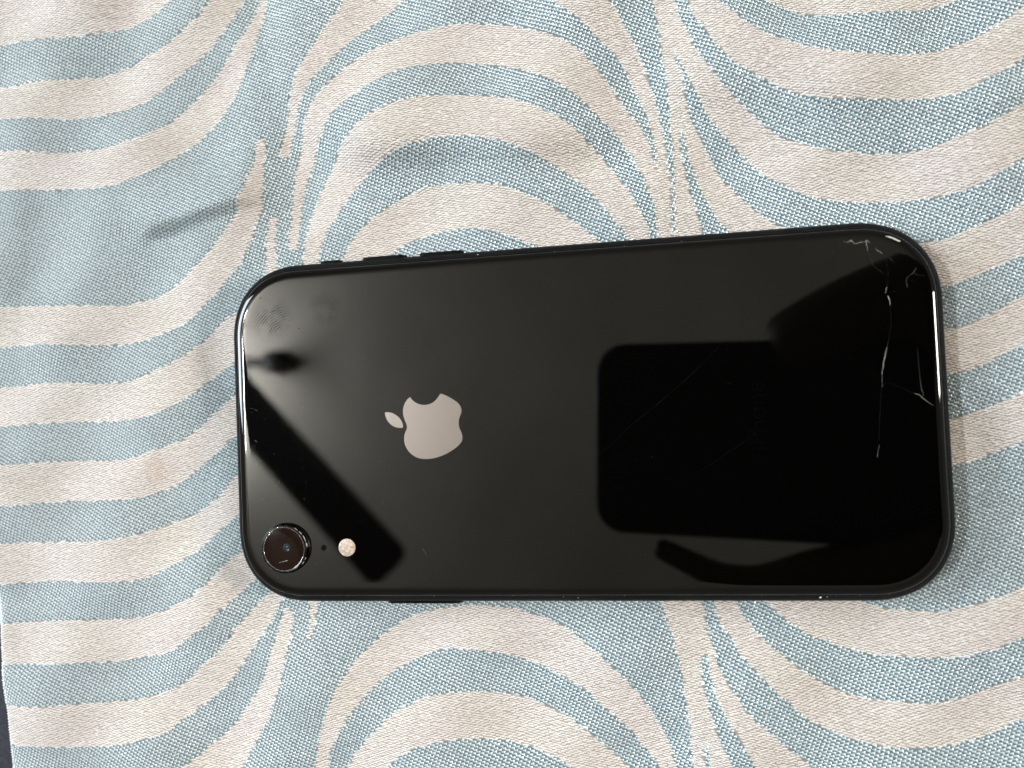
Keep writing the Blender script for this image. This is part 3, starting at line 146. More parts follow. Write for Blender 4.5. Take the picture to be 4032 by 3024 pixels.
def sm(t): t = np.clip(t, 0, 1); return t * t * (3 - 2 * t)
def height(x, y):
    """the cloth's gentle waves and creases, mm"""
    h = 1.15 * np.sin((x * .55 + y) * 2 * math.pi / 47 + 1.1) + .7 * np.sin((x - .45 * y) * 2 * math.pi / 33 + 2.0)
    h += .22 * np.sin((x * .8 + y * .9) * 2 * math.pi / 21 + .4) + .12 * np.sin((x * .3 - y) * 2 * math.pi / 13)
    def crease(ax, ay, bx, by, amp, wd, step):
        dx, dy = bx - ax, by - ay; Ls = math.hypot(dx, dy); ux, uy = dx / Ls, dy / Ls
        t = ((x - ax) * ux + (y - ay) * uy) / Ls; n = -(x - ax) * uy + (y - ay) * ux
        m = sm((t + .25) / .4) * sm((1.2 - t) / .35)
        return m * (amp * np.exp(-(n / wd) ** 2) + step * (.5 + .5 * np.tanh(n / wd)) * np.exp(-(np.maximum(n, 0) / (wd * 7)) ** 2))
    h = h + crease(-99, 48.0, -70, 53.8, -.6, 1.5, 3.4)
    h = h + crease(-152, 95, -108, 92, -.3, 4, 2.8)
    h = h + crease(-136, 60, -150, -40, .5, 4, 0)
    h = h + crease(-50, 61, 10, 57, -.8, 3.6, 4.2)
    h = h + crease(36, 67, 92, 57, 0, 4.5, 3.2)
    h = h + crease(-110, -44, -70, -40, 0, 4.5, .9)
    h = h + crease(60, 84, 76, 72, .5, 3, 0)
    h = h + crease(-62, 45, -54, 66, -.45, 4, 0)
    h = h + crease(-70, 105, -62, 60, -.9, 4, 0)
    # pressed flat below the phone, rising to its usual level a few mm outside it
    ox = np.maximum(np.abs(x) - 73, 0); oy = np.maximum(np.abs(y) - 35.5, 0)
    o = sm(np.hypot(ox, oy) / 16)
    return o * h + (1 - o) * 0.0 - .12 * (1 - o)

def world_xyz(x, y, lift=0.0):
    """cloth coordinates to place in mm; beyond the hem the cloth rolls over and hangs"""
    s = x - edge_x(y); R0 = 3.2
    z = height(x, y)
    a = np.clip((R0 - s) / R0, 0, None); ang = np.clip(a, 0, math.pi / 2)
    flat = s >= R0
    over = np.maximum(a - math.pi / 2, 0) * R0
    X = np.where(flat, x, edge_x(y) + R0 - (R0 + lift) * np.sin(ang))
    Z = np.where(flat, z + lift, z * np.cos(ang) - R0 + (R0 + lift) * np.cos(ang) - over)
    return np.stack([X, y, Z], -1)

def cloth_material(name, base, gap, rough, sheen, nscale):
    m, N, L, b = material(name, base, rough)
    co = objcoord(N)
    mp = N.new('ShaderNodeMapping'); L.new(co, mp.inputs['Vector']); mp.inputs['Scale'].default_value = (1000, 1000, 0)
    n = noise(N, L, nscale, 1.0, .5, mp.outputs[0])
    n2 = noise(N, L, .06, 2.0, .5, mp.outputs[0])
    mx = N.new('ShaderNodeMix'); mx.data_type = 'RGBA'
    rr = ramp(N, L, n.outputs['Fac'], [(.3, (0, 0, 0)), (.7, (1, 1, 1))])
    L.new(rr.outputs['Color'], mx.inputs[0])
    mx.inputs[6].default_value = (*gap, 1); mx.inputs[7].default_value = (*base, 1)
    return m, N, L, b, mx, mp, n2

m_silk, N, L, b, mx, mp, _ = cloth_material('blue_silk_yarn', (.45, .555, .595), (.33, .42, .46), .24, .3, 1.3)
L.new(mx.outputs[2], b.inputs['Base Color']); b.inputs['Specular IOR Level'].default_value = .8
m_glint, N, L, b, mx, mp, _ = cloth_material('pale_silk_yarn', (.93, 1.0, 1.0), (.74, .84, .86), .17, .3, 1.0)
L.new(mx.outputs[2], b.inputs['Base Color']); b.inputs['Specular IOR Level'].default_value = 1.0; b.inputs['Metallic'].default_value = .4

def stained(N, L, col, mp):
    # the brown spill on the left, with ragged edges
    sub = N.new('ShaderNodeVectorMath'); sub.operation = 'SUBTRACT'; L.new(mp.outputs[0], sub.inputs[0])
    sub.inputs[1].default_value = (-99.8, -7.4, 0)
    nn = noise(N, L, .45, 3.0, .6, mp.outputs[0])
    ln = N.new('ShaderNodeVectorMath'); ln.operation = 'LENGTH'; L.new(sub.outputs[0], ln.inputs[0])
    v = math_node(N, L, 'MULTIPLY_ADD', nn.outputs['Fac'], -9.0, ln.outputs['Value'])
    r = ramp(N, L, math_node(N, L, 'MULTIPLY_ADD', v, .16, .70), [(.25, (1, 1, 1)), (.75, (0, 0, 0))])
    f = math_node(N, L, 'MULTIPLY', r.outputs['Color'], .34)
    mx = N.new('ShaderNodeMix'); mx.data_type = 'RGBA'; L.new(f, mx.inputs[0]); L.new(col, mx.inputs[6])
    mx.inputs[7].default_value = (.42, .29, .15, 1)
    # faint rosy and yellowish ageing of the cream yarn
    n3 = noise(N, L, .05, 3.0, .6, mp.outputs[0])
    r3 = ramp(N, L, n3.outputs['Fac'], [(.35, (1.0, .965, .965)), (.65, (1.0, 1.0, .955))])
    m2 = N.new('ShaderNodeMix'); m2.data_type = 'RGBA'; m2.blend_type = 'MULTIPLY'; m2.inputs[0].default_value = 1
    L.new(mx.outputs[2], m2.inputs[6]); L.new(r3.outputs['Color'], m2.inputs[7])
    return m2.outputs[2]
m_cream, N, L, b, mx, mp, _ = cloth_material('cream_yarn', (.71, .68, .66), (.57, .54, .52), .62, .3, 1.1)
L.new(stained(N, L, mx.outputs[2], mp), b.inputs['Base Color']); b.inputs['Specular IOR Level'].default_value = .35

m_ground, N, L, b = material('woven_ground', (.3, .3, .3), .75)
at = N.new('ShaderNodeAttribute'); at.attribute_name = 'stripe'
co = objcoord(N)
mp = N.new('ShaderNodeMapping'); L.new(co, mp.inputs['Vector']); mp.inputs['Scale'].default_value = (1000, 1000, 0)
nn = noise(N, L, 1.5, 2, .5, mp.outputs[0])
v = math_node(N, L, 'MULTIPLY_ADD', nn.outputs['Fac'], .5, at.outputs['Fac'])
rr = ramp(N, L, math_node(N, L, 'MULTIPLY_ADD', v, 1.0, .25), [(.35, (.12, .16, .18)), (.65, (.30, .265, .235))])  # ground colours darkened, putting shade into the gaps between threads
L.new(rr.outputs['Color'], b.inputs['Base Color'])
bp = N.new('ShaderNodeBump'); bp.inputs['Strength'].default_value = .6; bp.inputs['Distance'].default_value = .0002
L.new(nn.outputs['Fac'], bp.inputs['Height']); L.new(bp.outputs[0], b.inputs['Normal'])

# base sheet
sx = np.concatenate([np.arange(-24, 8, .7), np.arange(8, 312, 1.2)])
sy = np.arange(-112, 134, 1.2)
GY, GS = np.meshgrid(sy, sx, indexing='ij')
GX = GS + edge_x(GY)
xyz = world_xyz(GX.ravel(), GY.ravel())
xyz[:, 2] -= .12
ny, nx = GX.shape
idx = np.arange(ny * nx).reshape(ny, nx)
faces = np.stack([idx[:-1, :-1], idx[:-1, 1:], idx[1:, 1:], idx[1:, :-1]], -1).reshape(-1, 4)
def fast_mesh(name, verts, faces):
    me = bpy.data.meshes.new(name)
    k = faces.shape[1]
    me.vertices.add(len(verts)); me.vertices.foreach_set('co', np.ascontiguousarray(verts, dtype=np.float32).ravel())
    me.loops.add(faces.size); me.loops.foreach_set('vertex_index', faces.astype(np.int32).ravel())
    me.polygons.add(len(faces)); me.polygons.foreach_set('loop_start', np.arange(0, faces.size, k, dtype=np.int32))
    me.update(calc_edges=True); me.validate()
    return me
me = fast_mesh('patterned_cloth', xyz * MM, faces)
a = me.attributes.new('stripe', 'FLOAT', 'POINT')
a.data.foreach_set('value', pattern(np.stack([GX.ravel(), GY.ravel()], 1)).astype(np.float32))
cloth = mesh_obj('patterned_cloth', me, m_ground)
tag(cloth, 'blue and cream woven cloth with curving wave stripes spread out under the black phone', 'cloth')

rng = np.random.default_rng(7)
def lattice(v1, v2):
    v1 = np.array(v1); v2 = np.array(v2)
    n = 560
    I, J = np.meshgrid(np.arange(-n, n), np.arange(-n, n), indexing='ij')
    P = I.reshape(-1, 1) * v1 + J.reshape(-1, 1) * v2 + np.array([-20, 15])
    P = P[(P[:, 0] > -170) & (P[:, 0] < 166) & (P[:, 1] > -111) & (P[:, 1] < 132)]
    # slack in the weave: threads drift a little
    P = P + np.stack([.5 * np.sin(P[:, 1] / 19 + .3) + .3 * np.sin(P[:, 0] / 27), .6 * np.sin(P[:, 0] / 31 + 1) + .3 * np.sin(P[:, 1] / 23 + P[:, 0] / 40)], 1)
    s = P[:, 0] - edge_x(P[:, 1])
    P = P[(s > -7) & (s < 309)]
    under = (np.abs(P[:, 0]) < 66) & (np.abs(P[:, 1]) < 29)      # nothing shows below the phone
    return P[~under]
def floats(P, off, ang, ln, wd, ht, lift, jit, name, mat):
    n = len(P)
    P = P + np.array(off) + rng.normal(0, jit, (n, 2))
    th = math.radians(ang) + rng.normal(0, .10, n)
    l = ln * rng.uniform(.86, 1.14, n) / 2; wv = wd * rng.uniform(.86, 1.14, n) / 2; hh = ht * rng.uniform(.75, 1.25, n)
    U = np.array([-1, -.5, .5, 1]); V = np.array([-1, 0, 1])
    uu, vv = np.meshgrid(U, V, indexing='ij'); uu = uu.ravel(); vv = vv.ravel()
    lx = l[:, None] * uu; ly = wv[:, None] * vv * (1 - .55 * uu ** 2)
    lz = hh[:, None] * ((1 - .85 * uu ** 2) * (1 - vv ** 2)) - .03
    c, s = np.cos(th)[:, None], np.sin(th)[:, None]
    X = P[:, :1] + lx * c - ly * s; Y = P[:, 1:] + lx * s + ly * c
    W3 = world_xyz(X.ravel(), Y.ravel(), lz.ravel() + lift)
    W3[:, 2] -= .06
    f = []
    for i in range(3):
        for j in range(2):
            f.append([i * 3 + j, (i + 1) * 3 + j, (i + 1) * 3 + j + 1, i * 3 + j + 1])
    f = np.array(f)
    faces = (np.arange(n)[:, None, None] * 12 + f[None]).reshape(-1, 4)
    o = mesh_obj(name, fast_mesh(name, W3 * MM, faces), mat, cloth)
    o['kind'] = 'stuff'
    return o
PB = lattice((.745, -.375), (-.295, -.712))
sdb = pattern(PB + rng.normal(0, .12, PB.shape))
PB = PB[sdb < 0.05]
floats(PB, (-.12, .03), 4, .70, .42, .18, .02, .035, 'weft_yarn', m_silk).__setitem__('label', 'dull blue cross threads of the blue stripes')
floats(PB, (.16, -.02), 84, .60, .30, .24, .08, .035, 'warp_yarn', m_glint).__setitem__('label', 'pale shiny threads dotting the blue stripes')
PC = lattice((1.03, -.26), (-.79, -.31))
sdc = pattern(PC + rng.normal(0, .12, PC.shape))
PC = PC[sdc > -0.05]
floats(PC, (0, 0), -4, 1.08, .40, .24, .03, .035, 'cream_yarn', m_cream).__setitem__('label', 'matt cream threads of the pale stripes')

# dark cover below the hem
m_navy, N, L, b = material('navy_weave', (.012, .014, .03), .8)
co = objcoord(N); n1 = noise(N, L, 900, 3, .6, co)
rr = ramp(N, L, n1.outputs['Fac'], [(.4, (.002, .0025, .008)), (.7, (.014, .016, .032))]); L.new(rr.outputs['Color'], b.inputs['Base Color'])
bp = N.new('ShaderNodeBump'); bp.inputs['Strength'].default_value = .6; bp.inputs['Distance'].default_value = .0006
L.new(n1.outputs['Fac'], bp.inputs['Height']); L.new(bp.outputs[0], b.inputs['Normal'])
gx = np.linspace(-420, 420, 85); gy = np.linspace(-420, 420, 85)
GX2, GY2 = np.meshgrid(gx, gy)
vz = -19 + 1.2 * np.sin(GX2 / 30 + GY2 / 45) + .6 * np.sin(GY2 / 17)
idx = np.arange(85 * 85).reshape(85, 85)
fc = np.stack([idx[:-1, :-1], idx[:-1, 1:], idx[1:, 1:], idx[1:, :-1]], -1).reshape(-1, 4)
bl = mesh_obj('bed_cover', fast_mesh('bed_cover', np.stack([GX2.ravel(), GY2.ravel(), vz.ravel()], 1) * MM, fc), m_navy)
tag(bl, 'dark navy cover peeping out past the striped cloth at the lower left', 'cover')

# ------------------------------------------------------------------ the phone
PW, PH = 150.9, 75.7
def outline(d, n=26, e=2.22):
    hx, hy = PW / 2 - d, PH / 2 - d; r = max(16.6 - d, 2)
    pts = []
    for q, (sx_, sy_) in enumerate(((1, 1), (-1, 1), (-1, -1), (1, -1))):
        for i in range(n + 1):
            a = math.pi / 2 * i / n
            ca, sa = max(math.cos(a), 0) ** (2 / e), max(math.sin(a), 0) ** (2 / e)
            if q % 2: ca, sa = max(math.sin(a), 0) ** (2 / e), max(math.cos(a), 0) ** (2 / e)
            pts.append((sx_ * (hx - r + r * ca), sy_ * (hy - r + r * sa)))
    # walk the long straight sides too
    out = []
    for i, p in enumerate(pts):
        out.append(p)
        q = pts[(i + 1) % len(pts)]
        if math.hypot(q[0] - p[0], q[1] - p[1]) > 12:
            for k in range(1, 8): out.append((p[0] + (q[0] - p[0]) * k / 8, p[1] + (q[1] - p[1]) * k / 8))
    return out
def loft(bm, prof, cap0=False, cap1=False):
    rings = []
    for d, z in prof:
        rings.append([bm.verts.new((x * MM, y * MM, z * MM)) for x, y in outline(d)])
    n = len(rings[0])
    for a_, b_ in zip(rings, rings[1:]):
        for i in range(n): bm.faces.new((a_[i], a_[(i + 1) % n], b_[(i + 1) % n], b_[i]))
    if cap0: bm.faces.new(rings[0][::-1])
    if cap1: bm.faces.new(rings[-1])
    return rings

phone = empty('smartphone', (0, 0, 0))
tag(phone, 'black smartphone lying face down on the striped cloth, glass back cracked at one corner', 'phone')

m_frame, N, L, b = material('black_anodised_metal', (.004, .0042, .0045), .33, .0, .05)
n1 = noise(N, L, 4000, 2, .5, objcoord(N))
rr = ramp(N, L, n1.outputs['Fac'], [(.3, (.42, .42, .42)), (.7, (.55, .55, .55))]); L.new(rr.outputs['Color'], b.inputs['Roughness'])
r0 = 4.15
prof = [(3.4, .35)] + [(r0 - r0 * math.cos(a_), r0 + r0 * math.sin(a_)) for a_ in [math.radians(t) for t in range(-62, 53, 6)]] + [(1.60, 7.44), (1.67, 7.45), (1.71, 7.38), (1.73, 7.1)]
bm = bmesh.new(); loft(bm, prof, cap0=True, cap1=True)
from_bm('metal_frame', bm, m_frame, phone)

m_glass, N, L, b = material('black_back_glass', (.0006, .0005, .0004), .018, 0, .42)
b.inputs['IOR'].default_value = 1.52
co = objcoord(N)
# finger marks: greasy ridges in two smudged patches, and a soft greasy film
def patch(cx_, cy_, r_):
    s_ = N.new('ShaderNodeVectorMath'); s_.operation = 'DISTANCE'; L.new(co, s_.inputs[0]); s_.inputs[1].default_value = (cx_ * MM, cy_ * MM, 8.3 * MM)
    return ramp(N, L, math_node(N, L, 'MULTIPLY', s_.outputs['Value'], 1 / (r_ * MM)), [(.45, (1, 1, 1)), (1.0, (0, 0, 0))]).outputs['Color']
wv = N.new('ShaderNodeTexWave'); wm = N.new('ShaderNodeMapping'); L.new(co, wm.inputs['Vector']); wm.inputs['Location'].default_value = (.0600, -.0190, -.0083); L.new(wm.outputs[0], wv.inputs['Vector'])
wv.wave_type = 'RINGS'; wv.rings_direction = 'SPHERICAL'; wv.inputs['Scale'].default_value = 560
wv.inputs['Distortion'].default_value = 5; wv.inputs['Detail'].default_value = 2; wv.inputs['Detail Scale'].default_value = .8
pp = math_node(N, L, 'MAXIMUM', patch(-64.5, 25.5, 5.5), math_node(N, L, 'MULTIPLY', patch(-52, 27, 4.5), .7))
nf = noise(N, L, 260, 3, .6, co)
brk = ramp(N, L, nf.outputs['Fac'], [(.42, (0, 0, 0)), (.58, (1, 1, 1))]).outputs['Color']
fp = math_node(N, L, 'MULTIPLY', math_node(N, L, 'MULTIPLY', wv.outputs['Fac'], pp), brk)
film = noise(N, L, 45, 4, .6, co)
rg = math_node(N, L, 'MULTIPLY_ADD', fp, .16, math_node(N, L, 'MULTIPLY_ADD', film.outputs['Fac'], .05, .0))
L.new(rg, b.inputs['Roughness'])
dull = math_node(N, L, 'MULTIPLY_ADD', fp, -.26, math_node(N, L, 'MULTIPLY_ADD', film.outputs['Fac'], -.16, .50))
L.new(dull, b.inputs['Specular IOR Level'])
gp = [(1.79, 7.15), (1.79, 7.44)]
for k in range(0, 11):
    a_ = math.radians(14 + 76 * k / 10)
    gp.append((3.95 - 2.16 * math.cos(a_) / math.cos(math.radians(14)), 7.44 + .86 * (math.sin(a_) - math.sin(math.radians(14))) / (1 - math.sin(math.radians(14)))))
gp += [(4.8, 8.3), (5.8, 8.3)]
bm = bmesh.new(); loft(bm, gp, cap0=True, cap1=True)
from_bm('back_glass', bm, m_glass, phone)

# side keys
m_key, *_ = material('black_key_metal', (.002, .002, .0022), .5, 0, .06)
def side_key(name, x0, x1, side, proud, label):
    bm = bmesh.new()
    z0, z1 = 3.0, 5.4
    y_in, y_out = 37.3, 37.85 + proud
    prof = [(0, z0), (.0, z1)]
    n = 6; ring = []
    hw = (z1 - z0) / 2; zc = (z0 + z1) / 2
    pts = []
    for k in range(n + 1):
        a_ = -math.pi / 2 + math.pi * k / n; pts.append((x1 - hw + hw * math.cos(a_), zc + hw * math.sin(a_)))
    for k in range(n + 1):
        a_ = math.pi / 2 + math.pi * k / n; pts.append((x0 + hw + hw * math.cos(a_), zc + hw * math.sin(a_)))
    for yy, sc in ((y_in, 1), (y_out - .08, 1), (y_out, .93)):
        ring.append([bm.verts.new((x * MM if sc == 1 else ((x0 + x1) / 2 + (x - (x0 + x1) / 2) * (1 - .12 / (x1 - x0) * 2)) * MM, side * yy * MM, (zc + (z - zc) * sc) * MM)) for x, z in pts])
    for a1, b1 in zip(ring, ring[1:]):
        for i in range(len(pts)):
            f = (a1[i], a1[(i + 1) % len(pts)], b1[(i + 1) % len(pts)], b1[i])
            bm.faces.new(f if side < 0 else f[::-1])
    bm.faces.new(ring[-1][::-1] if side > 0 else ring[-1])
    bmesh.ops.recalc_face_normals(bm, faces=bm.faces)
    o = from_bm(name, bm, m_key, phone, smooth=False); o['label'] = label
side_key('mute_switch', -54.2, -49.0, 1, .38, 'short mute switch nearest the camera lens end')
side_key('volume_key', -44.2, -34.0, 1, .50, 'volume key next to the mute switch')
side_key('volume_key', -31.1, -21.0, 1, .50, 'volume key farther from the mute switch')
side_key('power_key', -41.0, -24.4, -1, .36, 'long power key on the lower side')

# mirror emblem
def smooth_poly(p, corners, k=3):
    n = len(p); out = []
    for i in range(n):
        p0, p1, p2, p3 = p[i - 1], p[i], p[(i + 1) % n], p[(i + 2) % n]
        if i in corners: p0 = p1
        if (i + 1) % n in corners: p3 = p2
        for j in range(k):
            t = j / k
            out.append(tuple(.5 * ((2 * p1[c]) + (-p0[c] + p2[c]) * t + (2 * p0[c] - 5 * p1[c] + 4 * p2[c] - p3[c]) * t * t + (-p0[c] + 3 * p1[c] - 3 * p2[c] + p3[c]) * t ** 3) for c in (0, 1)))
    return out
def slab(bm, poly, z0, z1):
    a_ = [bm.verts.new((x * MM, y * MM, z0 * MM)) for x, y in poly]
    b_ = [bm.verts.new((x * MM, y * MM, z1 * MM)) for x, y in poly]
    n = len(poly)
    for i in range(n): bm.faces.new((a_[i], a_[(i + 1) % n], b_[(i + 1) % n], b_[i]))
    f1 = bm.faces.new(b_); f0 = bm.faces.new(a_[::-1])
    bmesh.ops.triangulate(bm, faces=[f0, f1])
m_logo, N, L, b = material('silver_mirror_print', (.38, .345, .335), .16, 1.0)
n1 = noise(N, L, 2500, 2, .5, objcoord(N)); bp = N.new('ShaderNodeBump'); bp.inputs['Strength'].default_value = .08; bp.inputs['Distance'].default_value = .00005
L.new(n1.outputs['Fac'], bp.inputs['Height']); L.new(bp.outputs[0], b.inputs['Normal'])
bm = bmesh.new()
slab(bm, smooth_poly(DATA['logo'][0], {0, 47}), 8.29, 8.315)
slab(bm, smooth_poly(DATA['logo'][1], {0, 9}), 8.29, 8.315)
bmesh.ops.recalc_face_normals(bm, faces=bm.faces)
o = from_bm('emblem', bm, m_logo, phone, smooth=False); o['label'] = 'silver mirror emblem, a bitten apple with its leaf'

# faint lettering
fc_ = bpy.data.curves.new('lettering', 'FONT'); fc_.body = 'iPhone'; fc_.size = 4.75 * MM; fc_.extrude = .008 * MM
fo = bpy.data.objects.new('tmp', fc_); COL.objects.link(fo)
bpy.context.view_layer.update()
me = bpy.data.meshes.new_from_object(fo.evaluated_get(bpy.context.evaluated_depsgraph_get()))
bpy.data.objects.remove(fo)
m_text, *_ = material('black_print', (.0001, .0001, .0001), .7, 0, .02)
xs = [v.co.x for v in me.vertices]; k = 13.65 * MM / (max(xs) - min(xs))
me.transform(Matrix.Scale(k, 4)); me.name = 'lettering'
o = mesh_obj('lettering', me, m_text, phone, smooth=False)
o.rotation_euler = (0, 0, math.radians(90)); o.location = (40.2 * MM, -7.2 * MM, 8.31 * MM)
o['label'] = 'faint black word reading iPhone'

# camera lens
def lathe(bm, prof, cx_, cy_, n=72, capi=False):
    rings = []
    for r_, z in prof:
        rings.append([bm.verts.new(((cx_ + r_ * math.cos(2 * math.pi * i / n)) * MM, (cy_ + r_ * math.sin(2 * math.pi * i / n)) * MM, z * MM)) for i in range(n)])
    for a_, b_ in zip(rings, rings[1:]):
        for i in range(n): bm.faces.new((a_[i], a_[(i + 1) % n], b_[(i + 1) % n], b_[i]))
    if capi: bm.faces.new(rings[-1])
LX, LY = -62.75, -25.3
m_ring, N, L, b = material('dark_polished_ring', (.018, .0175, .018), .3, 1.0)
n1 = noise(N, L, 700, 4, .6, objcoord(N))
rr = ramp(N, L, n1.outputs['Fac'], [(.45, (.25, .25, .25)), (.62, (.45, .45, .45))]); L.new(rr.outputs['Color'], b.inputs['Roughness'])
bm = bmesh.new(); lathe(bm, [(5.5, 8.25), (5.5, 8.33), (5.42, 8.36), (5.38, 8.40), (5.35, 9.45), (5.28, 9.62), (5.16, 9.74), (5.0, 9.79), (4.84, 9.80), (4.78, 9.76), (4.76, 9.55)], LX, LY)
ring = from_bm('lens_ring', bm, m_ring, phone)
m_bevel, *_ = material('bright_bevel_metal', (.62, .60, .60), .13, 1.0)
bm = bmesh.new(); lathe(bm, [(4.76, 9.55), (4.76, 9.72), (4.71, 9.745), (4.66, 9.72), (4.66, 9.5)], LX, LY)
from_bm('bevel', bm, m_bevel, ring)
m_lens, N, L, b = material('coated_lens_glass', (.011, .0058, .0042), .03, 0, .05)
bm = bmesh.new(); lathe(bm, [(4.66, 9.45), (4.66, 9.60), (4.58, 9.66), (4.4, 9.68), (2.0, 9.68), (.02, 9.68)], LX, LY, capi=True)
cover = from_bm('lens_cover', bm, m_lens, phone)
m_pupil, *_ = material('green_coating', (.006, .010, .011), .45, 0, .1)
bm = bmesh.new(); lathe(bm, [(.95, 9.683), (.9, 9.70), (.6, 9.72), (.02, 9.73)], LX + .75, LY + .25, n=32, capi=True)
from_bm('inner_lens', bm, m_pupil, cover)
def blob(bm, x, y, z, rx, ry=None, rz=None, rot=0.0, seg=8):
    ry = ry or rx; rz = rz or rx
    r = bmesh.ops.create_uvsphere(bm, u_segments=seg, v_segments=max(4, seg // 2), radius=1.0)
    M = Matrix.Translation((x * MM, y * MM, z * MM)) @ Matrix.Rotation(rot, 4, 'Z') @ Matrix.Diagonal((rx * MM, ry * MM, rz * MM, 1))
    bmesh.ops.transform(bm, matrix=M, verts=r['verts'])
m_blue, *_ = material('blue_highlight', (.06, .10, .40), .25, .5)
bm = bmesh.new(); blob(bm, LX + .72, LY - .12, 9.74, .17, .14, .05)  # bluish highlight in the lens, modelled as a coloured blob
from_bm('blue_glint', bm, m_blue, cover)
m_white, *_ = material('bare_metal_and_glint', (.78, .76, .72), .35, .4)
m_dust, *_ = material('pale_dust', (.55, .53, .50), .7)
bm = bmesh.new(); blob(bm, LX + .78, LY + .5, 9.74, .06, .08, .04); blob(bm, LX + 1.02, LY - .05, 9.74, .09, .06, .04); blob(bm, LX + 1.06, LY - .22, 9.74, .10, .05, .04, .4); blob(bm, LX + .9, LY - .3, 9.74, .07, .05, .04)  # white highlights in the lens, put in as small pale blobs
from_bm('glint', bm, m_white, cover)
# chips in the ring's paint
bm = bmesh.new()
rnd = random.Random(4)
for a0, a1, rr_, z_ in ((50, 61, 5.20, 9.68), (36, 47, 5.24, 9.65), (17, 33, 5.30, 9.60), (4, 14, 5.33, 9.55), (-27, -20, 5.30, 9.6), (-40, -31, 5.27, 9.62), (193, 202, 5.25, 9.64), (228, 236, 5.22, 9.66), (298, 312, 4.9, 9.805)):
    va = []
    for t in range(6):
        a_ = math.radians(a0 + (a1 - a0) * t / 5); wd = .03 + .07 * math.sin(math.pi * t / 5) * rnd.uniform(.6, 1.2)
        c_, s_ = math.cos(a_), math.sin(a_)
        va.append([bm.verts.new(((LX + r_ * c_) * MM, (LY + r_ * s_) * MM, zz * MM)) for r_, zz in ((rr_ + wd * .7, z_ - wd), (rr_ + wd * .7 + .03, z_ - wd + .04), (rr_ - wd * .3 + .03, z_ + wd * .6 + .04))])
    for p, q in zip(va, va[1:]):
        for i in range(2): bm.faces.new((p[i], q[i], q[i + 1], p[i + 1]))
bmesh.ops.recalc_face_normals(bm, faces=bm.faces)
o = from_bm('paint_chip', bm, m_white, ring, smooth=False); o['kind'] = 'stuff'

def ribbon(bm, pts, widths, z, h=.025):
    n = len(pts); ws = [widths[min(i, len(widths) - 1)] for i in range(n)]
    rows = []
    for i in range(n):
        a_ = Vector(pts[max(i - 1, 0)]); b_ = Vector(pts[min(i + 1, n - 1)]); t = (b_ - a_).normalized(); nn_ = Vector((-t.y, t.x))
        p = Vector(pts[i]); wv_ = ws[i] / 2
        rows.append([bm.verts.new(((p.x + nn_.x * s_) * MM, (p.y + nn_.y * s_) * MM, (z + zz) * MM)) for s_, zz in ((-wv_, 0), (-wv_ * .2, h), (wv_ * .5, h * .8), (wv_, 0))])
    for p, q in zip(rows, rows[1:]):
        for i in range(3): bm.faces.new((p[i], p[i + 1], q[i + 1], q[i]))
bm = bmesh.new(); ribbon(bm, [(LX - 1.25, LY - 2.95), (LX - .3, LY - 2.78), (LX + .35, LY - 2.6), (LX + .72, LY - 2.52)], [.04, .05, .07, .16], 9.682)
bmesh.ops.recalc_face_normals(bm, faces=bm.faces)
from_bm('scratch', bm, m_dust, cover, smooth=False)

# microphone and flash
m_hole, *_ = material('dark_hole', (.0008, .0008, .0008), .9, 0, .1)
bm = bmesh.new(); lathe(bm, [(.66, 8.302), (.6, 8.31), (.56, 8.20)], -54.1, -25.38, 28); lathe(bm, [(.57, 8.304), (.02, 8.304)], -54.1, -25.38, 28, True)
from_bm('microphone_hole', bm, m_hole, phone)
m_flash, N, L, b = material('flash_phosphor', (.78, .66, .55), .35)
co = objcoord(N)
vo = N.new('ShaderNodeTexVoronoi'); vo.inputs['Scale'].default_value = 1500; L.new(co, vo.inputs['Vector'])
n1 = noise(N, L, 1500, 2, .6, co)
ad = math_node(N, L, 'MULTIPLY_ADD', vo.outputs['Distance'], .5, math_node(N, L, 'MULTIPLY', n1.outputs['Fac'], .6))
rr = ramp(N, L, ad, [(.25, (.66, .53, .45)), (.5, (.47, .37, .30)), (.8, (.26, .21, .17))]); L.new(rr.outputs['Color'], b.inputs['Base Color'])
b.inputs['Coat Weight'].default_value = .4
bm = bmesh.new(); lathe(bm, [(1.92, 8.29), (1.92, 8.33), (1.80, 8.36), (.02, 8.37)], -48.75, -25.38, 48, True)
from_bm('flash', bm, m_flash, phone)

# cracks and scratches in the glass
m_cr = [material('faint_crack', (.006, .0058, .0055), .5, 0, .2)[0], material('grey_crack', (.022, .021, .020), .5, 0, .25)[0], material('pale_crack', (.12, .115, .10), .45, 0, .4)[0], material('bright_crack', (.32, .31, .29), .4)[0]]
for pts, ws, cls in DATA['cracks']:
    # roughen the line between the traced points
    fine = []
    rl = random.Random(int(pts[0][0] * 100))
    for (x0, y0), (x1, y1) in zip(pts, pts[1:]):
        for t in (0, .34, .67):
            j = 0 if t == 0 else .09
            fine.append((x0 + (x1 - x0) * t + rl.uniform(-j, j), y0 + (y1 - y0) * t + rl.uniform(-j, j)))
    fine.append(tuple(pts[-1]))
    wf = []
    for i in range(len(fine)):
        s_ = i / 3; k0 = min(int(s_), len(ws) - 1); k1 = min(k0 + 1, len(ws) - 1)
        wf.append((ws[k0] + (ws[k1] - ws[k0]) * (s_ - int(s_))) * rl.uniform(.3, .85))
    bm = bmesh.new(); ribbon(bm, fine, wf, 8.302, .02)
    bmesh.ops.recalc_face_normals(bm, faces=bm.faces)
    from_bm('crack', bm, m_cr[cls], phone, smooth=False)

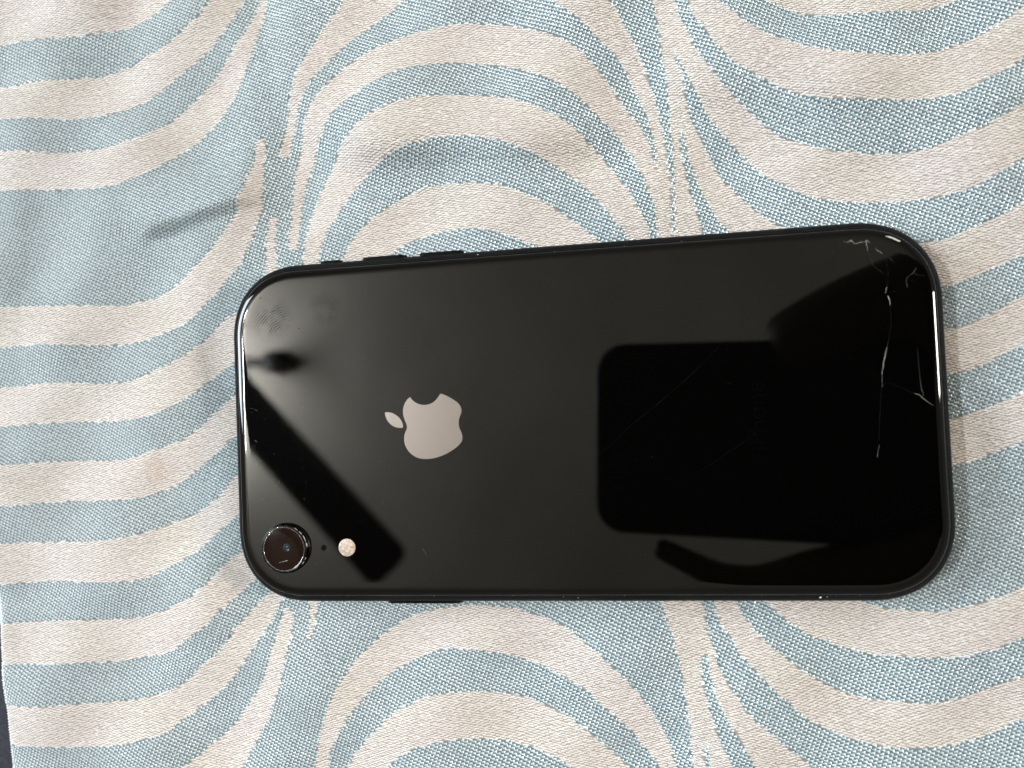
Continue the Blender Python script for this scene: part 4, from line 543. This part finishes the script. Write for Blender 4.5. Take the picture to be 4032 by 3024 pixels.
# dust specks and a chipped spot of the frame
bm = bmesh.new(); rd = random.Random(11)
for x, y, r_ in [(-71.3 + .6, 4, .05)]: pass
for k in range(20):
    x = rd.uniform(-70.5, -58); y = rd.gauss(-6, 6)
    if -22 < y < 8: blob(bm, x, y, 8.31, rd.uniform(.02, .045), None, .02, 0, 5)
for k in range(60):
    blob(bm, rd.uniform(-70, 70), rd.uniform(-33, 33), 8.31, rd.uniform(.018, .035), None, .015, 0, 5)
for k in range(26):
    blob(bm, rd.uniform(-55, 68), rd.choice((-36.0, 36.0)) + rd.uniform(-.15, .15), 7.5, rd.uniform(.03, .07), None, .03, 0, 5)
o = from_bm('dust_speck', bm, m_dust, phone); o['kind'] = 'stuff'
bm = bmesh.new()
bm.free()
for ar in ((49.1, -36.55, 7.15, .28, .17, .12, .5, 8), (50.3, -36.45, 7.2, .14, .1, .08, .1, 6), (-17.3, 36.7, 7.1, .14, .1, .08, 0, 6), (-2, -36.3, 7.35, .1, .07, .05, 0, 6), (1.0, -36.6, 7.1, .13, .09, .06, 0, 6)):
    bm = bmesh.new(); blob(bm, *ar); from_bm('frame_chip', bm, m_white, phone)
bm = bmesh.new()
blob(bm, -67.03, 30.34, 8.305, .10, .12, .02, 0, 8); from_bm('dark_speck', bm, m_hole, phone)
bm = bmesh.new(); blob(bm, -58.16, 23.04, 8.305, .11, .11, .02, 0, 8); from_bm('dark_speck', bm, m_hole, phone)

# ------------------------------------------------------------------ what the glass mirrors: ceiling, made-up board, tube, the photographer's phone and hand
m_ceil, N, L, b = material('ceiling_paint', (.74, .70, .62), .9)
n1 = noise(N, L, 3, 3, .5, objcoord(N))
rr = ramp(N, L, n1.outputs['Fac'], [(.3, (.58, .545, .465)), (.7, (.64, .60, .515))]); L.new(rr.outputs['Color'], b.inputs['Base Color'])
bm = bmesh.new(); bmesh.ops.create_grid(bm, x_segments=12, y_segments=12, size=3.0)
o = from_bm('ceiling', bm, m_ceil, None, False); o.location = (0, 0, 2.42); o['kind'] = 'structure'; o['label'] = 'cream painted ceiling of the room, mirrored in the phone glass'

def box(bm, c, s, rot=0, bev=0):
    r = bmesh.ops.create_cube(bm, size=1.0)
    M = Matrix.Translation(c) @ Matrix.Rotation(rot, 4, 'Z') @ Matrix.Diagonal((*s, 1))
    bmesh.ops.transform(bm, matrix=M, verts=r['verts'])
rack = empty('stand_in_board', (-1.0, -.07, 2.42)); tag(rack, 'made-up dark board standing in for an unidentified bar, mirrored as a slanting black bar', 'board')  # board and rods are invented to give the dark mirrored bar
m_fan, *_ = material('dark_brown_wood', (.012, .010, .009), .45)
def lathe_m(bm, prof, cx_, cy_, n=32, z0=0.0):
    rings = [[bm.verts.new((cx_ + r_ * math.cos(2 * math.pi * i / n), cy_ + r_ * math.sin(2 * math.pi * i / n), z + z0)) for i in range(n)] for r_, z in prof]
    for a_, b_ in zip(rings, rings[1:]):
        for i in range(n): bm.faces.new((a_[i], a_[(i + 1) % n], b_[(i + 1) % n], b_[i]))
    bm.faces.new(rings[0][::-1]); bm.faces.new(rings[-1])
T0 = Vector((-.690, -.430)); T1 = Vector((-1.407, .362)); dr = (T1 - T0); LB = dr.length
bm = bmesh.new(); hw = .070
pts = [(.03, -hw), (LB, -hw), (LB, hw), (.03, hw), (.010, hw - .010), (0, hw - .035), (0, -hw + .035), (.010, -hw + .010)]
a_ = [bm.verts.new((x, y, -.008)) for x, y in pts]; b_ = [bm.verts.new((x, y, .008)) for x, y in pts]
for i in range(8): bm.faces.new((a_[i], a_[(i + 1) % 8], b_[(i + 1) % 8], b_[i]))
bm.faces.new(a_[::-1]); bm.faces.new(b_)
o = from_bm('board', bm, m_fan, rack, False); o.rotation_euler = (0, 0, math.atan2(dr.y, dr.x)); o.location = (T0.x + 1.0, T0.y + .07, -.49)
for t in (.80, .97):
    bm = bmesh.new(); lathe_m(bm, [(.004, 0), (.004, .48)], 0, 0, 8)
    p = T0 + dr * t; o = from_bm('rod', bm, m_fan, rack); o.location = (p.x + 1.0, p.y + .07, -.482)
# small dark junction cap
bm = bmesh.new(); lathe_m(bm, [(.03, -.07), (.055, -.05), (.06, 0)], 0, 0, 24)
bmesh.ops.transform(bm, matrix=Matrix.Diagonal((1, .72, 1, 1)), verts=bm.verts)
m_cap, *_ = material('black_bakelite', (.008, .008, .008), .5)
o = from_bm('junction_cap', bm, m_cap); o.location = (-1.232, .196, 2.42); tag(o, 'small round black cap on the ceiling beside the tube light', 'ceiling cap')

bm = bmesh.new(); box(bm, (-.36, 0, -.012), (.62, .018, .018)); o = from_bm('cable_duct', bm, m_cap, None, False); o.location = (-1.232, .196, 2.42)
tag(o, 'thin dark cable duct running along the ceiling to the round cap', 'cable duct')
tube = empty('tube_light', (-1.60, .20, 2.225)); tag(tube, 'lit tube light near the ceiling, mirrored in the left rim of the glass', 'lamp')
m_em = bpy.data.materials.new('lit_tube'); m_em.use_nodes = True
nt = m_em.node_tree; nt.nodes.clear(); em = nt.nodes.new('ShaderNodeEmission'); ou = nt.nodes.new('ShaderNodeOutputMaterial')
em.inputs[0].default_value = (.95, .97, 1.0, 1); em.inputs[1].default_value = 860; nt.links.new(em.outputs[0], ou.inputs[0])
bm = bmesh.new(); bmesh.ops.create_cone(bm, cap_ends=True, segments=14, radius1=.016, radius2=.016, depth=.60)
bmesh.ops.rotate(bm, verts=bm.verts, cent=(0, 0, 0), matrix=Matrix.Rotation(math.pi / 2, 3, 'X'))
from_bm('glass_tube', bm, m_em, tube)
m_hold, *_ = material('white_enamel', (.7, .7, .68), .5)
for s_ in (-1, 1):
    bm = bmesh.new(); box(bm, (0, s_ * .315, .045), (.03, .02, .13)); from_bm('socket', bm, m_hold, tube, False)
bm = bmesh.new(); box(bm, (0, 0, .095), (.05, .66, .035)); from_bm('batten', bm, m_hold, tube, False)

# the photographer's own phone, just behind the camera
def camspace(o):
    o.matrix_world = Matrix.Translation(CAM_C) @ CAM_R.to_4x4()
    return o
other = empty('handheld_phone', (0, 0, 0)); camspace(other)
tag(other, 'second dark phone held above the cloth, seen only mirrored in the black glass', 'phone')
m_dark, *_ = material('matt_black_case', (.010, .010, .012), .6)
bm = bmesh.new()
def rrect(x0, x1, y0, y1, r, n=8):
    o_ = []
    for cx_, cy_, s_ in ((x1 - r, y1 - r, 0), (x0 + r, y1 - r, 1), (x0 + r, y0 + r, 2), (x1 - r, y0 + r, 3)):
        for i in range(n + 1):
            a_ = math.pi / 2 * (s_ + i / n); o_.append((cx_ + r * math.cos(a_), cy_ + r * math.sin(a_)))
    return o_
rings = []
for ins, z in ((1.5, 4.0), (.3, 4.8), (0, 6.5), (0, 9.5), (.3, 11.2), (1.5, 12.0)):
    rings.append([bm.verts.new((x * MM, y * MM, z * MM)) for x, y in rrect(-22 + ins, 139 - ins, -54.5 + ins, 25 - ins, 12)])
n = len(rings[0])
for a_, b_ in zip(rings, rings[1:]):
    for i in range(n): bm.faces.new((a_[i], a_[(i + 1) % n], b_[(i + 1) % n], b_[i]))
bm.faces.new(rings[0][::-1]); bm.faces.new(rings[-1])
from_bm('case', bm, m_dark, other)

# the hand that holds it: one skin grown over a skeleton
m_skin, N, L, b = material('brown_skin', (.07, .045, .033), .6)
n1 = noise(N, L, 300, 3, .6, objcoord(N)); rr = ramp(N, L, n1.outputs['Fac'], [(.3, (.055, .036, .026)), (.7, (.085, .056, .04))]); L.new(rr.outputs['Color'], b.inputs['Base Color'])
person = empty('person', (0, 0, 0)); camspace(person)
tag(person, 'photographer whose hand and dark sleeve hold the second phone, seen only mirrored', 'person')
def skin(name, chains, mat, parent):
    verts, rad, edges = [], [], []
    def vid(p, r_):
        for i, v_ in enumerate(verts):
            if (Vector(v_) - Vector(p)).length < .01: return i
        verts.append(p); rad.append(r_); return len(verts) - 1
    for ch in chains:
        prev = None
        for *p, r_ in ch:
            i = vid(tuple(p), r_)
            if prev is not None: edges.append((prev, i))
            prev = i
    me = bpy.data.meshes.new(name); me.from_pydata([tuple(c * MM for c in v_) for v_ in verts], edges, [])
    o = bpy.data.objects.new(name, me); link(o, parent)
    o.modifiers.new('Skin', 'SKIN').use_smooth_shade = True
    for i, sv in enumerate(me.skin_vertices[0].data):
        sv.radius = (rad[i] * MM, rad[i] * MM); sv.use_root = (i == 0)
    ms = o.modifiers.new('Sub', 'SUBSURF'); ms.levels = 2; ms.render_levels = 2
    bpy.context.view_layer.update()
    dg = bpy.context.evaluated_depsgraph_get()
    me2 = bpy.data.meshes.new_from_object(o.evaluated_get(dg)); o.modifiers.clear(); o.data = me2
    me2.materials.clear(); me2.materials.append(mat); me2.shade_smooth(); me2.name = name
    return o
palm = (104, -18, 36, 24)
skin('hand', [
    [(178, 40, 70, 30), (140, 10, 48, 26), palm],
    [palm, (112, -54, 22, 20), (86, -68, 12, 17), (62, -69, 9, 13), (44, -72.5, 8, 8), (28, -70, 8, 6), (14, -64, 8, 5.2), (2, -59, 8, 4.6)],        # little finger along the lower edge
    [palm, (118, 30, 26, 26), (98, 41, 16, 21), (78, 34, 13, 18), (58, 25, 12, 15), (47, 21, 12, 12)],                # thumb and its ball along the upper edge
    [(118, 30, 26, 26), (146, 62, 20, 20), (160, 78, 14, 18)],
    [palm, (140, -30, 28, 18), (150, -58, 14, 16)],
], m_skin, person)
m_sleeve, *_ = material('dark_sleeve', (.012, .012, .015), .85)
skin('sleeve', [[(168, 32, 64, 36), (230, 80, 110, 44), (330, 150, 220, 58), (400, 190, 360, 80)]], m_sleeve, person)
